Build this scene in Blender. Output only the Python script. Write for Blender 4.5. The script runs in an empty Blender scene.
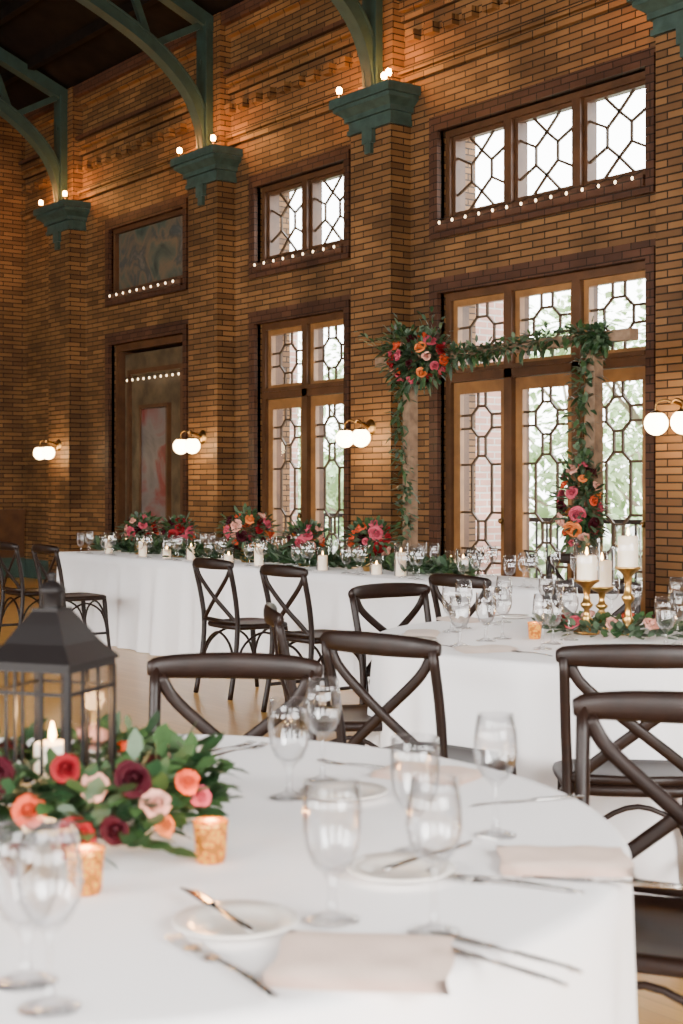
import bpy, math, random
from mathutils import Vector, Quaternion, Matrix
random.seed(7)
C = bpy.context.scene.collection

# ---------------------------------------------------------------- frame of reference
# world +Y points at the window wall, world X runs along it.
# (r,f): metres to the right / ahead of the standing point at the hall's corner.
def W(r, f, z=0.0):
    return Vector((0.6*r-0.8*f, 0.8*r+0.6*f, z))
def heading(dr, df):
    d = W(dr, df)
    return math.atan2(-d.x, d.y)

# ---------------------------------------------------------------- materials
MATS = {}
def mat(name, col, rough=0.6, metal=0.0, var=0.0, vscale=8.0, bump=0.0, bscale=40.0, emis=None, estr=0.0,
        sheen=0.0, trans=0.0, sss=0.0, spec=0.5):
    if name in MATS: return MATS[name]
    m = bpy.data.materials.new(name); m.use_nodes = True
    nt = m.node_tree; b = nt.nodes['Principled BSDF']
    b.inputs['Base Color'].default_value = (*col, 1)
    b.inputs['Roughness'].default_value = rough
    b.inputs['Metallic'].default_value = metal
    b.inputs['Specular IOR Level'].default_value = spec
    if sheen: b.inputs['Sheen Weight'].default_value = sheen
    if emis:
        b.inputs['Emission Color'].default_value = (*emis, 1)
        b.inputs['Emission Strength'].default_value = estr
    tc = nt.nodes.new('ShaderNodeTexCoord')
    if var > 0:
        n = nt.nodes.new('ShaderNodeTexNoise'); n.inputs['Scale'].default_value = vscale
        n.inputs['Detail'].default_value = 5
        nt.links.new(tc.outputs['Object'], n.inputs['Vector'])
        r = nt.nodes.new('ShaderNodeValToRGB')
        r.color_ramp.elements[0].position = 0.3; r.color_ramp.elements[1].position = 0.7
        r.color_ramp.elements[0].color = (*[c*(1-var) for c in col], 1)
        r.color_ramp.elements[1].color = (*[min(1, c*(1+var)) for c in col], 1)
        nt.links.new(n.outputs['Fac'], r.inputs['Fac'])
        nt.links.new(r.outputs['Color'], b.inputs['Base Color'])
    if bump > 0:
        n2 = nt.nodes.new('ShaderNodeTexNoise'); n2.inputs['Scale'].default_value = bscale
        nt.links.new(tc.outputs['Object'], n2.inputs['Vector'])
        bp = nt.nodes.new('ShaderNodeBump'); bp.inputs['Strength'].default_value = bump
        bp.inputs['Distance'].default_value = 0.01
        nt.links.new(n2.outputs['Fac'], bp.inputs['Height'])
        nt.links.new(bp.outputs['Normal'], b.inputs['Normal'])
    MATS[name] = m
    return m

def brick_mat(name, c1, c2, mortar, bw=0.30, bh=0.062, ms=0.007):
    m = bpy.data.materials.new(name); m.use_nodes = True
    nt = m.node_tree; b = nt.nodes['Principled BSDF']; L = nt.links.new
    tc = nt.nodes.new('ShaderNodeTexCoord'); sp = nt.nodes.new('ShaderNodeSeparateXYZ')
    L(tc.outputs['Object'], sp.inputs[0])
    ad = nt.nodes.new('ShaderNodeMath'); ad.operation = 'ADD'
    L(sp.outputs['X'], ad.inputs[0]); L(sp.outputs['Y'], ad.inputs[1])
    cb = nt.nodes.new('ShaderNodeCombineXYZ'); L(ad.outputs[0], cb.inputs[0]); L(sp.outputs['Z'], cb.inputs[1])
    br = nt.nodes.new('ShaderNodeTexBrick')
    br.inputs['Scale'].default_value = 1.0
    br.inputs['Brick Width'].default_value = bw; br.inputs['Row Height'].default_value = bh
    br.inputs['Mortar Size'].default_value = ms; br.inputs['Mortar Smooth'].default_value = 0.2
    br.inputs['Bias'].default_value = -0.1
    br.inputs['Color1'].default_value = (*c1, 1); br.inputs['Color2'].default_value = (*c2, 1)
    br.inputs['Mortar'].default_value = (*mortar, 1)
    L(cb.outputs[0], br.inputs['Vector'])
    n = nt.nodes.new('ShaderNodeTexNoise'); n.inputs['Scale'].default_value = 1.3; n.inputs['Detail'].default_value = 6
    L(tc.outputs['Object'], n.inputs['Vector'])
    rp = nt.nodes.new('ShaderNodeMapRange'); rp.inputs['From Min'].default_value = .3; rp.inputs['From Max'].default_value = .7
    rp.inputs['To Min'].default_value = .60; rp.inputs['To Max'].default_value = 1.25
    L(n.outputs['Fac'], rp.inputs['Value'])
    mx = nt.nodes.new('ShaderNodeVectorMath'); mx.operation = 'SCALE'
    L(br.outputs['Color'], mx.inputs[0]); L(rp.outputs[0], mx.inputs['Scale'])
    L(mx.outputs[0], b.inputs['Base Color'])
    b.inputs['Roughness'].default_value = 0.6
    b.inputs['Specular IOR Level'].default_value = 0.25
    bp = nt.nodes.new('ShaderNodeBump'); bp.inputs['Strength'].default_value = 0.8; bp.inputs['Distance'].default_value = 0.01
    bp.invert = True
    L(br.outputs['Fac'], bp.inputs['Height']); L(bp.outputs['Normal'], b.inputs['Normal'])
    return m

def wood_floor():
    m = bpy.data.materials.new('floor_oak'); m.use_nodes = True
    nt = m.node_tree; b = nt.nodes['Principled BSDF']; L = nt.links.new
    tc = nt.nodes.new('ShaderNodeTexCoord')
    br = nt.nodes.new('ShaderNodeTexBrick'); br.inputs['Scale'].default_value = 1
    br.inputs['Brick Width'].default_value = 1.4; br.inputs['Row Height'].default_value = 0.06
    br.inputs['Mortar Size'].default_value = 0.0008
    br.inputs['Color1'].default_value = (.56, .29, .060, 1); br.inputs['Color2'].default_value = (.63, .345, .085, 1)
    br.inputs['Mortar'].default_value = (.30, .15, .04, 1)
    L(tc.outputs['Object'], br.inputs['Vector'])
    mp = nt.nodes.new('ShaderNodeMapping'); mp.inputs['Scale'].default_value = (1.5, 25, 1)
    L(tc.outputs['Object'], mp.inputs['Vector'])
    n = nt.nodes.new('ShaderNodeTexNoise'); n.inputs['Scale'].default_value = 2; n.inputs['Detail'].default_value = 6
    L(mp.outputs[0], n.inputs['Vector'])
    rp = nt.nodes.new('ShaderNodeMapRange'); rp.inputs['To Min'].default_value = .85; rp.inputs['To Max'].default_value = 1.12
    L(n.outputs['Fac'], rp.inputs['Value'])
    mx = nt.nodes.new('ShaderNodeVectorMath'); mx.operation = 'SCALE'
    L(br.outputs['Color'], mx.inputs[0]); L(rp.outputs[0], mx.inputs['Scale'])
    L(mx.outputs[0], b.inputs['Base Color'])
    b.inputs['Roughness'].default_value = 0.28
    b.inputs['Specular IOR Level'].default_value = 0.35
    return m

def glass_mat(name, tint=(0.97, 0.98, 0.98), lo=0.05, hi=0.75, pw=2.2, rim=None):
    m = bpy.data.materials.new(name); m.use_nodes = True
    nt = m.node_tree; L = nt.links.new
    for n in list(nt.nodes): nt.nodes.remove(n)
    o = nt.nodes.new('ShaderNodeOutputMaterial'); mix = nt.nodes.new('ShaderNodeMixShader')
    t = nt.nodes.new('ShaderNodeBsdfTransparent'); t.inputs[0].default_value = (*tint, 1)
    g = nt.nodes.new('ShaderNodeBsdfGlossy'); g.inputs['Roughness'].default_value = 0.0
    g.inputs['Color'].default_value = (1, 1, 1, 1)
    lw = nt.nodes.new('ShaderNodeLayerWeight'); lw.inputs['Blend'].default_value = 0.5
    pwn = nt.nodes.new('ShaderNodeMath'); pwn.operation = 'POWER'; pwn.inputs[1].default_value = pw
    L(lw.outputs['Facing'], pwn.inputs[0])
    mr = nt.nodes.new('ShaderNodeMapRange'); mr.inputs['To Min'].default_value = lo; mr.inputs['To Max'].default_value = hi
    L(pwn.outputs[0], mr.inputs['Value']); L(mr.outputs[0], mix.inputs[0])
    if rim:   # dark edge painted into the tint at grazing angles, in place of refraction
        r = nt.nodes.new('ShaderNodeValToRGB'); e = r.color_ramp.elements
        e[0].position = .5; e[0].color = (*tint, 1); e[1].position = .96; e[1].color = (*rim, 1)
        L(lw.outputs['Facing'], r.inputs['Fac']); L(r.outputs[0], t.inputs[0])
    L(t.outputs[0], mix.inputs[1]); L(g.outputs[0], mix.inputs[2]); L(mix.outputs[0], o.inputs[0])
    return m
def votive_mat():
    m = bpy.data.materials.new('mercury_gold_votive'); m.use_nodes = True
    nt = m.node_tree; b = nt.nodes['Principled BSDF']; L = nt.links.new
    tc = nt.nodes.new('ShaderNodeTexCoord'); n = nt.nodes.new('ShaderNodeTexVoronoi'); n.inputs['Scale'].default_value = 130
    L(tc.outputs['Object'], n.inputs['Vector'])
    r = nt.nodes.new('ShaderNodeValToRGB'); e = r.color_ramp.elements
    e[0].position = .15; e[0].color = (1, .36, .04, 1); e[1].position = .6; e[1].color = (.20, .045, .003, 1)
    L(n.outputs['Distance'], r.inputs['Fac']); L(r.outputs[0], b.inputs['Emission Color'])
    b.inputs['Emission Strength'].default_value = 2.4  # flame's glow through the glass, painted in as speckled emission
    b.inputs['Base Color'].default_value = (.40, .17, .03, 1); b.inputs['Metallic'].default_value = .8; b.inputs['Roughness'].default_value = .25
    return m

def painting_mat(name, cols, scale):
    m = bpy.data.materials.new(name); m.use_nodes = True
    nt = m.node_tree; b = nt.nodes['Principled BSDF']; L = nt.links.new
    tc = nt.nodes.new('ShaderNodeTexCoord')
    n = nt.nodes.new('ShaderNodeTexNoise'); n.inputs['Scale'].default_value = scale; n.inputs['Detail'].default_value = 8
    n.inputs['Distortion'].default_value = .8
    L(tc.outputs['Object'], n.inputs['Vector'])
    r = nt.nodes.new('ShaderNodeValToRGB'); e = r.color_ramp.elements
    e[0].position = .3; e[0].color = (*cols[0], 1); e[1].position = .7; e[1].color = (*cols[-1], 1)
    for i, c in enumerate(cols[1:-1]):
        x = e.new(.3+.4*(i+1)/(len(cols)-1)); x.color = (*c, 1)
    L(n.outputs['Fac'], r.inputs['Fac']); L(r.outputs[0], b.inputs['Base Color'])
    b.inputs['Roughness'].default_value = .5
    return m

BRICK = brick_mat('roman_brick', (.235, .115, .040), (.100, .047, .018), (.022, .012, .006))
BRICKRED = brick_mat('red_moulded_brick', (.095, .040, .021), (.058, .024, .013), (.02, .010, .006), .2, .07, .006)
BRICKOUT = brick_mat('porch_brick', (.50, .26, .20), (.40, .20, .15), (.5, .45, .4), .22, .075, .01)
FLOOR = wood_floor()
OAK = mat('oak_joinery', (.25, .115, .034), .4, var=.25, vscale=6)
OAKD = mat('oak_frame_dark', (.085, .036, .014), .45, var=.25, vscale=6, spec=.35)
MUNT = mat('muntin_wood', (.07, .04, .02), .5, spec=.3)
GREEN = mat('verdigris_terracotta', (.040, .068, .055), .5, var=.25, vscale=10, spec=.3)
STEEL = mat('green_painted_steel', (.026, .050, .042), .5, var=.15, spec=.3)
ROOFW = mat('roof_boards', (.008, .005, .0035), .8, var=.4, vscale=4, spec=.1)
CHAIRW = mat('walnut_bentwood', (.012, .005, .003), .42, var=.3, vscale=20, spec=.28)
CLOTH = mat('white_tablecloth', (.92, .89, .89), .85, sheen=.15, bump=.06, bscale=500)
NAPK = mat('blush_napkin_linen', (.78, .59, .49), .9, bump=.25, bscale=300)
NAPKW = mat('ivory_napkin_linen', (.82, .69, .60), .9, bump=.25, bscale=300)
PLATE = mat('porcelain', (.78, .72, .65), .15)
SILV = mat('polished_silver', (.50, .48, .46), .18, 1.0)
BLK = mat('black_iron', (.006, .0045, .0045), .45, 0, var=.2, spec=.25)
GOLD = mat('antique_gold', (.58, .35, .11), .28, 1.0, var=.15, vscale=60)
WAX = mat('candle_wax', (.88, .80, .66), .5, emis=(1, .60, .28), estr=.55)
FLAME = mat('flame', (1, .6, .2), .5, emis=(1, .50, .15), estr=45)
GLOBE = mat('opal_globe', (1, .95, .85), .3, emis=(1, .70, .36), estr=28)
BULB = mat('filament_bulb', (1, .8, .5), .3, emis=(1, .46, .12), estr=80)
FAIRY = mat('fairy_bulb', (1, .9, .7), .3, emis=(1, .74, .45), estr=6)
BRASS = mat('aged_brass', (.24, .14, .05), .35, 1.0)
RUST = mat('weathered_timber', (.20, .125, .075), .8, var=.35, vscale=14, bump=.3)
GL = glass_mat('clear_glass', (.99, .992, .995), .05, .7, 2.2, rim=(.42, .42, .42))
PANE = glass_mat('window_pane', (.97, .98, .97), .03, .4, 3)
LPANE = glass_mat('lantern_pane', (.98, .98, .98), .02, .25, 3)
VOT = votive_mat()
LEAFS = [mat('leaf_dark', (.016, .046, .015), .5, var=.3, vscale=30), mat('leaf_mid', (.038, .085, .025), .5, var=.3, vscale=30),
         mat('leaf_sage', (.075, .12, .065), .6, var=.2, vscale=30)]
FL = dict(red=mat('petal_red', (.20, .003, .008), .6, spec=.2), burg=mat('petal_burgundy', (.040, .0015, .006), .6, spec=.15),
          coral=mat('petal_coral', (.62, .075, .025), .6, spec=.2), pink=mat('petal_pink', (.50, .07, .11), .6, spec=.2),
          blush=mat('petal_blush', (.72, .34, .26), .6, spec=.2), peach=mat('petal_peach', (.72, .19, .045), .6, spec=.2))
TREEL = [mat('tree_leaf_a', (.36, .48, .24), .6), mat('tree_leaf_b', (.46, .57, .33), .6), mat('tree_leaf_c', (.24, .36, .15), .6)]
BARK = mat('bark', (.25, .2, .15), .9)

# ---------------------------------------------------------------- mesh builder
class MB:
    def __init__(s): s.v = []; s.f = []; s.m = []; s.s = []; s.mats = []
    def mi(s, m):
        if m not in s.mats: s.mats.append(m)
        return s.mats.index(m)
    def add(s, vs, fs, m, smooth=False):
        o = len(s.v); i = s.mi(m); s.v += [tuple(v) for v in vs]
        for f in fs: s.f.append(tuple(o+k for k in f)); s.m.append(i); s.s.append(smooth)
    def box(s, x0, x1, y0, y1, z0, z1, m):
        if x0 > x1: x0, x1 = x1, x0
        if y0 > y1: y0, y1 = y1, y0
        if z0 > z1: z0, z1 = z1, z0
        vs = [(x0,y0,z0),(x1,y0,z0),(x1,y1,z0),(x0,y1,z0),(x0,y0,z1),(x1,y0,z1),(x1,y1,z1),(x0,y1,z1)]
        s.add(vs, [(0,3,2,1),(4,5,6,7),(0,1,5,4),(1,2,6,5),(2,3,7,6),(3,0,4,7)], m)
    def lathe(s, prof, m, c=(0,0,0), seg=24, smooth=True, rot=0.0, M=None):
        vs = []; fs = []
        for r, z in prof:
            for k in range(seg):
                a = rot+2*math.pi*k/seg
                p = Vector((r*math.cos(a), r*math.sin(a), z))
                if M: p = M @ p
                vs.append((c[0]+p.x, c[1]+p.y, c[2]+p.z))
        for i in range(len(prof)-1):
            for k in range(seg):
                k2 = (k+1) % seg
                fs.append((i*seg+k, i*seg+k2, (i+1)*seg+k2, (i+1)*seg+k))
        s.add(vs, fs, m, smooth)
    def sphere(s, c, r, m, seg=14, rings=8, sz=1.0):
        prof = [(max(1e-4, r*math.sin(math.pi*i/rings)), -r*sz*math.cos(math.pi*i/rings)) for i in range(rings+1)]
        s.lathe(prof, m, c, seg)
    def sweep(s, pts, w, h, m, up=(0,0,1), n=8, closed_caps=True, sm=None):
        pts = [Vector(p) for p in pts]; N = len(pts); up = Vector(up)
        ws = w if isinstance(w, (list, tuple)) else [w]*N
        hs = h if isinstance(h, (list, tuple)) else [h]*N
        vs = []
        for i, p in enumerate(pts):
            t = (pts[min(i+1, N-1)]-pts[max(i-1, 0)]).normalized()
            sd = t.cross(up)
            if sd.length < 1e-4: sd = t.cross(Vector((0.3, 1, 0)))
            sd.normalize(); u2 = sd.cross(t).normalized()
            for k in range(n):
                a = 2*math.pi*(k+.5)/n
                cx, cy = math.cos(a), math.sin(a)
                if n == 4: cx *= 1.41421; cy *= 1.41421
                vs.append(p+sd*cx*ws[i]/2+u2*cy*hs[i]/2)
        fs = []
        for i in range(N-1):
            for k in range(n):
                k2 = (k+1) % n
                fs.append((i*n+k, i*n+k2, (i+1)*n+k2, (i+1)*n+k))
        if closed_caps:
            fs.append(tuple(range(n))[::-1]); fs.append(tuple((N-1)*n+k for k in range(n)))
        s.add(vs, fs, m, (n > 4) if sm is None else sm)
    def bar(s, a, b, w, d, m):   # rectangular bar in a vertical XZ plane
        flat = abs(Vector(b).z-Vector(a).z) < abs(Vector(b).x-Vector(a).x)
        s.sweep([a, b], d, w, m, up=(0, 0, 1) if flat else (1, 0, 0), n=4)
    def leaf(s, p, d, L, wd, m, droop=.2):
        d = Vector(d).normalized(); p = Vector(p)
        side = d.cross(Vector((random.uniform(-.5,.5), random.uniform(-.5,.5), 1)))
        if side.length < 1e-3: side = Vector((1, 0, 0))
        side.normalize(); dn = Vector((0, 0, -1))
        a = p+d*L*.35; b = p+d*L*.7+dn*L*droop*.4; t = p+d*L+dn*L*droop
        s.add([p, a+side*wd*.5, a-side*wd*.5, b+side*wd*.4, b-side*wd*.4, t],
              [(0,1,2),(1,3,4,2),(3,5,4)], m, True)
    def rose(s, p, nrm, R, m):
        q = Vector(nrm).normalized().to_track_quat('Z', 'Y'); p = Vector(p)
        for ly in range(5):
            rl = R*(.20+.20*ly); n = 3+ly
            a0 = random.uniform(0, 6.28)
            for k in range(n):
                a = a0+2*math.pi*k/n; wv = math.pi/n*1.3; vs = []; jz = random.uniform(-.10, .10); jr = random.uniform(.92, 1.12)
                for j, (rr, zz) in enumerate([(.35, -.1), (.95, .30), (1.02, .78-.10*ly), (.95 if ly < 2 else 1.14, 1.0-.19*ly)]):
                    for i in (-1, -.4, .4, 1):
                        ang = a+i*wv; edge = (1-.10*abs(i))*(jr if j > 1 else 1)
                        v = Vector((math.cos(ang)*rl*rr*edge, math.sin(ang)*rl*rr*edge, R*(zz+(jz if j > 1 else 0)-(.20*abs(i)**2 if j == 3 else 0))))
                        vs.append(p+q @ v)
                fs = [(j*4+i, j*4+i+1, (j+1)*4+i+1, (j+1)*4+i) for j in range(3) for i in range(3)]
                s.add(vs, fs, m, True)
        s.add([p+q @ Vector((R*.2*math.cos(t), R*.2*math.sin(t), R*.7)) for t in [k*1.2566 for k in range(5)]], [(0,1,2,3,4)], m, True)
    def build(s, name, loc=(0,0,0), rz=0.0, parent=None):
        me = bpy.data.meshes.new(name+'_mesh'); me.from_pydata(s.v, [], s.f)
        for m in s.mats: me.materials.append(m)
        me.polygons.foreach_set('material_index', s.m); me.polygons.foreach_set('use_smooth', s.s)
        me.update()
        return inst(name, me, loc, rz, parent)
def inst(name, me, loc=(0,0,0), rz=0.0, parent=None, scale=1.0):
    o = bpy.data.objects.new(name, me); o.location = loc; o.rotation_euler = (0, 0, rz); o.scale = (scale,)*3
    C.objects.link(o)
    if parent: o.parent = parent
    return o
def smooth_pts(pts, k=4):
    pts = [Vector(p) for p in pts]; out = []
    P = [pts[0]*2-pts[1]]+pts+[pts[-1]*2-pts[-2]]
    for i in range(1, len(P)-2):
        for j in range(k):
            t = j/k; a, b, c, d = P[i-1:i+3]
            out.append(.5*((2*b)+(c-a)*t+(2*a-5*b+4*c-d)*t*t+(3*b-a-3*c+d)*t**3))
    out.append(pts[-1]); return out

# ---------------------------------------------------------------- room shell
YW = 9.0; XL = -19.9; XR = 5.0; YB = -8.0; HT = 6.9
mb = MB(); mb.box(XL-.4, XR+.4, YB-.4, YW+.5, -.12, 0, FLOOR); mb.build('floor')

openings = [(-10.40, -7.80, 0, 3.20), (-10.40, -7.80, 3.88, 4.77), (-13.60, -11.90, 0, 3.20), (-13.60, -11.90, 3.88, 4.77),
            (-17.15, -15.20, .30, 3.25), (-17.15, -15.20, 3.92, 4.80),
            (-6.1, -3.5, 0, 3.20), (-6.1, -3.5, 3.88, 4.77)]
def wall_cells(mb, lo, hi, ops, box):
    xs = sorted({lo, hi}|{o[0] for o in ops}|{o[1] for o in ops}); zs = sorted({0, HT}|{o[2] for o in ops}|{o[3] for o in ops})
    for i in range(len(xs)-1):
        for j in range(len(zs)-1):
            cx = (xs[i]+xs[i+1])/2; cz = (zs[j]+zs[j+1])/2
            if any(o[0] < cx < o[1] and o[2] < cz < o[3] for o in ops): continue
            box(xs[i], xs[i+1], zs[j], zs[j+1])
mb = MB(); wall_cells(mb, XL-.4, XR+.4, openings, lambda a, b, c, d: mb.box(a, b, YW, YW+.45, c, d, BRICK))
PIL = [(-18.57, -17.92), (-14.72, -14.07), (-11.51, -10.86), (-7.52, -6.87), (-3.2, -2.55)]
for a, b in PIL:
    mb.box(a, b, 8.75, YW+.02, 0, 5.0, BRICK)
    mb.box(a+.1, b-.1, 8.85, YW+.02, 5.0, 6.9, BRICK)
mb.build('wall_right')
mb = MB(); mb.box(XL-.4, XL, YB, YW, 0, HT+4.2, BRICK); mb.build('wall_back')
EAST = [(-6.2, -2.2, .9, 4.6), (-.6, 3.4, .9, 4.6)]  # invented windows, openings put in for the added daylight lamps
mb = MB(); wall_cells(mb, YB, YW, EAST, lambda a, b, c, d: mb.box(XR, XR+.4, a, b, c, d, BRICK)); mb.box(XR, XR+.4, YB, YW, HT, HT+4.2, BRICK); mb.build('wall_front')
SOUTH = [(-17.5, -13.5, .9, 4.6), (-11.5, -7.5, .9, 4.6), (-5.5, -1.5, .9, 4.6), (.2, 3.8, .9, 4.6)]
mb = MB(); wall_cells(mb, XL-.4, XR+.4, SOUTH, lambda a, b, c, d: mb.box(a, b, YB-.4, YB, c, d, BRICK)); mb.build('wall_left')

# projecting courses (trim)
mb = MB()
for z, h, d in [(5.34, .07, .05), (5.42, .05, .08), (5.95, .06, .04), (6.05, .10, .07), (6.16, .05, .11), (6.62, .12, .08), (6.75, .15, .14)]:
    mb.box(XL, XR, YW-d, YW+.01, z, z+h, BRICKRED if d > .1 else BRICK)
# dentil course
x = XL+.1
while x < XR:
    mb.box(x, x+.14, YW-.09, YW+.01, 5.72, 5.82, BRICK); x += .28
mb.build('trim_1')
# moulded frames round the openings
mb = MB()
def frame(x0, x1, z0, z1, sill):
    for k, (o, d) in enumerate([(.0, .05), (.09, .025)]):
        w = .09 if k == 0 else .06
        mb.box(x0-o-w, x0-o, YW-d, YW+.04, z0 if not sill else z0-o-w, z1+o+w, BRICKRED)
        mb.box(x1+o, x1+o+w, YW-d, YW+.04, z0 if not sill else z0-o-w, z1+o+w, BRICKRED)
        mb.box(x0-o, x1+o, YW-d, YW+.04, z1+o, z1+o+w, BRICKRED)
        if sill: mb.box(x0-o, x1+o, YW-d-.03, YW+.04, z0-o-w, z0-o, BRICKRED)
for o in openings: frame(*o, o[2] > .1)
mb.build('trim_2')
# green base rail along the walls
mb = MB()
segs = [(XL, -18.57), (-17.92, -14.72), (-14.07, -13.78), (-11.72, -11.51), (-10.86, -10.58), (-7.62, -7.52), (-6.87, -6.28)]
for a, b in segs: mb.box(a, b, YW-.03, YW, 0, .28, GREEN)
mb.build('baseboard_right')
mb = MB(); mb.box(XL, XL+.05, YB, YW-.03, 0, .3, GREEN); mb.box(XL, XL+.04, YB, YW-.03, .3, .95, OAKD); mb.box(XL, XL+.09, YB, YW-.03, .95, 1.02, OAKD)
mb.build('baseboard_back')

# capitals
for a, b in PIL:
    mb = MB()
    for z0, z1, o in [(4.90, 4.95, .03), (4.95, 5.03, .015), (5.03, 5.08, .05), (5.14, 5.18, .13), (5.18, 5.27, .16)]:
        mb.box(a-o, b+o, 8.75-o, YW-.001, z0, z1, GREEN)
    cx = (a+b)/2; w0 = (b-a)/2
    o0, o1 = .05, .13; zA, zB = 5.08, 5.14
    vs = [(a-o0, 8.75-o0, zA), (b+o0, 8.75-o0, zA), (b+o0, YW-.002, zA), (a-o0, YW-.002, zA),
          (a-o1, 8.75-o1, zB), (b+o1, 8.75-o1, zB), (b+o1, YW-.002, zB), (a-o1, YW-.002, zB)]
    mb.add(vs, [(0,1,5,4),(1,2,6,5),(3,0,4,7)], GREEN)
    mb.box(cx-.08, cx+.08, 8.70, 8.75, 4.76, 4.90, GREEN); mb.box(cx-.05, cx+.05, 8.71, 8.75, 4.66, 4.76, GREEN)
    mb.build('pilaster_capital')

# ceiling
mb = MB()
def slab(y0, z0, y1, z1, t, m, x0=XL-.4, x1=XR+.4):
    mb.add([(x0,y0,z0),(x1,y0,z0),(x1,y1,z1),(x0,y1,z1),(x0,y0,z0+t),(x1,y0,z0+t),(x1,y1,z1+t),(x0,y1,z1+t)],
           [(0,3,2,1),(4,5,6,7),(0,1,5,4),(1,2,6,5),(2,3,7,6),(3,0,4,7)], m)
slab(YW+.9, HT-.38, .5, HT+3.5, .12, ROOFW); slab(.5, HT+3.5, YB-.9, HT-.38, .12, ROOFW)
for k in range(11):
    q = .7+k*.75; y = YW-q; z = HT+.02+q*.415
    mb.box(XL, XR, y-.05, y+.05, z-.14, z, ROOFW)
mb.build('ceiling')

# trusses
rib = [(.22, 5.27), (.27, 5.62), (.42, 5.95), (.7, 6.24), (1.05, 6.48), (1.5, 6.70), (2, 6.90), (3, 7.26), (4.5, 7.8), (6.2, 8.4), (8.4, 9.0)]
def ribz(q):
    for (qa, za), (qb, zb) in zip(rib, rib[1:]):
        if qa <= q <= qb: return za+(zb-za)*(q-qa)/(qb-qa)
    return rib[0][1]+.4
for a, b in PIL:
    cx = (a+b)/2; mb = MB()
    R = smooth_pts([(cx, YW-q, z) for q, z in rib], 4)
    for dx in (-.05, .05):
        mb.sweep([p+Vector((dx, 0, 0)) for p in R], .02, .12, STEEL, up=(0, .5, .86), n=4)
    mb.sweep([p+Vector((0, -.04, -.05)) for p in R], .16, .02, STEEL, up=(0, .5, .86), n=4)
    mb.sweep([p+Vector((0, .04, .06)) for p in R], .16, .02, STEEL, up=(0, .5, .86), n=4)
    top = [(cx, YW-q, HT-.16+.415*q) for q in (.12, 8.4)]
    mb.sweep(top, .16, .16, STEEL, n=4)
    mb.box(cx-.07, cx+.07, YW-.25, YW-.15, 5.27, HT-.1, STEEL); mb.box(cx-.11, cx+.11, YW-.27, YW-.24, 5.27, HT-.1, STEEL)
    for q0, q1 in [(.2, .95), (1.3, .95), (1.3, 2.2), (2.9, 2.2), (2.9, 4.2), (5.2, 4.2), (5.2, 6.6), (7.6, 6.6)]:
        mb.sweep([(cx, YW-q0, HT-.16+.415*q0), (cx, YW-q1, ribz(q1))], .06, .08, STEEL, n=4)
    mb.sphere((cx, YW-.2, 6.35), .08, STEEL)
    mb.build('roof_truss')
    # bare bulbs standing on the capital
    mb = MB()
    for dx, dy in ((-.40, 8.66), (.40, 8.66), (.28, 8.70)) if a > -12 else ((-.38, 8.66), (.38, 8.66)):
        mb.lathe([(.03, 0), (.03, .02), (.018, .03), (.018, .06)], BRASS, (cx+dx, dy, 5.27), 10)
        mb.sphere((cx+dx, dy, 5.365), .032, BULB, 10, 8, 1.2)
    o = mb.build('capital_bulbs')
    for dx in (-.40, .40):
        li = bpy.data.lights.new('bulb_light', 'POINT'); li.energy = 22; li.color = (1, .42, .11); li.shadow_soft_size = .05
        lo = bpy.data.objects.new('bulb_light', li); lo.location = (cx+dx, 8.64, 5.45); C.objects.link(lo); lo.parent = o

# ---------------------------------------------------------------- joinery
BW = .022
def strokes(mb, x0, x1, z0, z1, y, loops, lines):
    w = x1-x0; h = z1-z0; T = lambda p: (x0+p[0]*w, y, z0+p[1]*h)
    for P in loops:
        for i in range(len(P)): mb.bar(T(P[i]), T(P[(i+1) % len(P)]), BW, .02, MUNT)
    for p, q in lines: mb.bar(T(p), T(q), BW, .02, MUNT)
def octpts(a, b, c, d, k, kz):
    return [(a, c+kz), (a+k, c), (b-k, c), (b, c+kz), (b, d-kz), (b-k, d), (a+k, d), (a, d-kz)]
def octa(mb, x0, x1, z0, z1, y):
    P = octpts(.24, .76, .22, .78, .15, .15)
    L = [((0, P[0][1]), P[0]), (P[3], (1, P[3][1])), (P[4], (1, P[4][1])), ((0, P[7][1]), P[7]),
         (P[1], (P[1][0], 0)), (P[2], (P[2][0], 0)), (P[5], (P[5][0], 1)), (P[6], (P[6][0], 1))]
    strokes(mb, x0, x1, z0, z1, y, [P], L)
def hexa(mb, x0, x1, z0, z1, y):
    # tall hexagon in the middle, rays running out to the sash
    P = [(.5, .78), (.70, .62), (.70, .38), (.5, .22), (.30, .38), (.30, .62)]
    L = [(P[0], (.26, 1)), (P[0], (.74, 1)), (P[3], (.26, 0)), (P[3], (.74, 0)), (P[1], (1, .76)), (P[2], (1, .24)), (P[4], (0, .24)), (P[5], (0, .76))]
    strokes(mb, x0, x1, z0, z1, y, [P], L)
def doorlight(mb, x0, x1, z0, z1, y):
    A = octpts(.26, .74, .77, .93, .15, .045); B = octpts(.26, .74, .07, .23, .15, .045)
    M = octpts(.26, .74, .33, .67, .15, .045)
    L = []
    for P in (A, B, M):
        L += [((0, P[0][1]), P[0]), (P[3], (1, P[3][1])), (P[4], (1, P[4][1])), ((0, P[7][1]), P[7])]
    for xx in (.41, .59): L += [((xx, .93), (xx, 1)), ((xx, .67), (xx, .77)), ((xx, .23), (xx, .33)), ((xx, 0), (xx, .07))]
    strokes(mb, x0, x1, z0, z1, y, [A, B, M], L)
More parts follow.
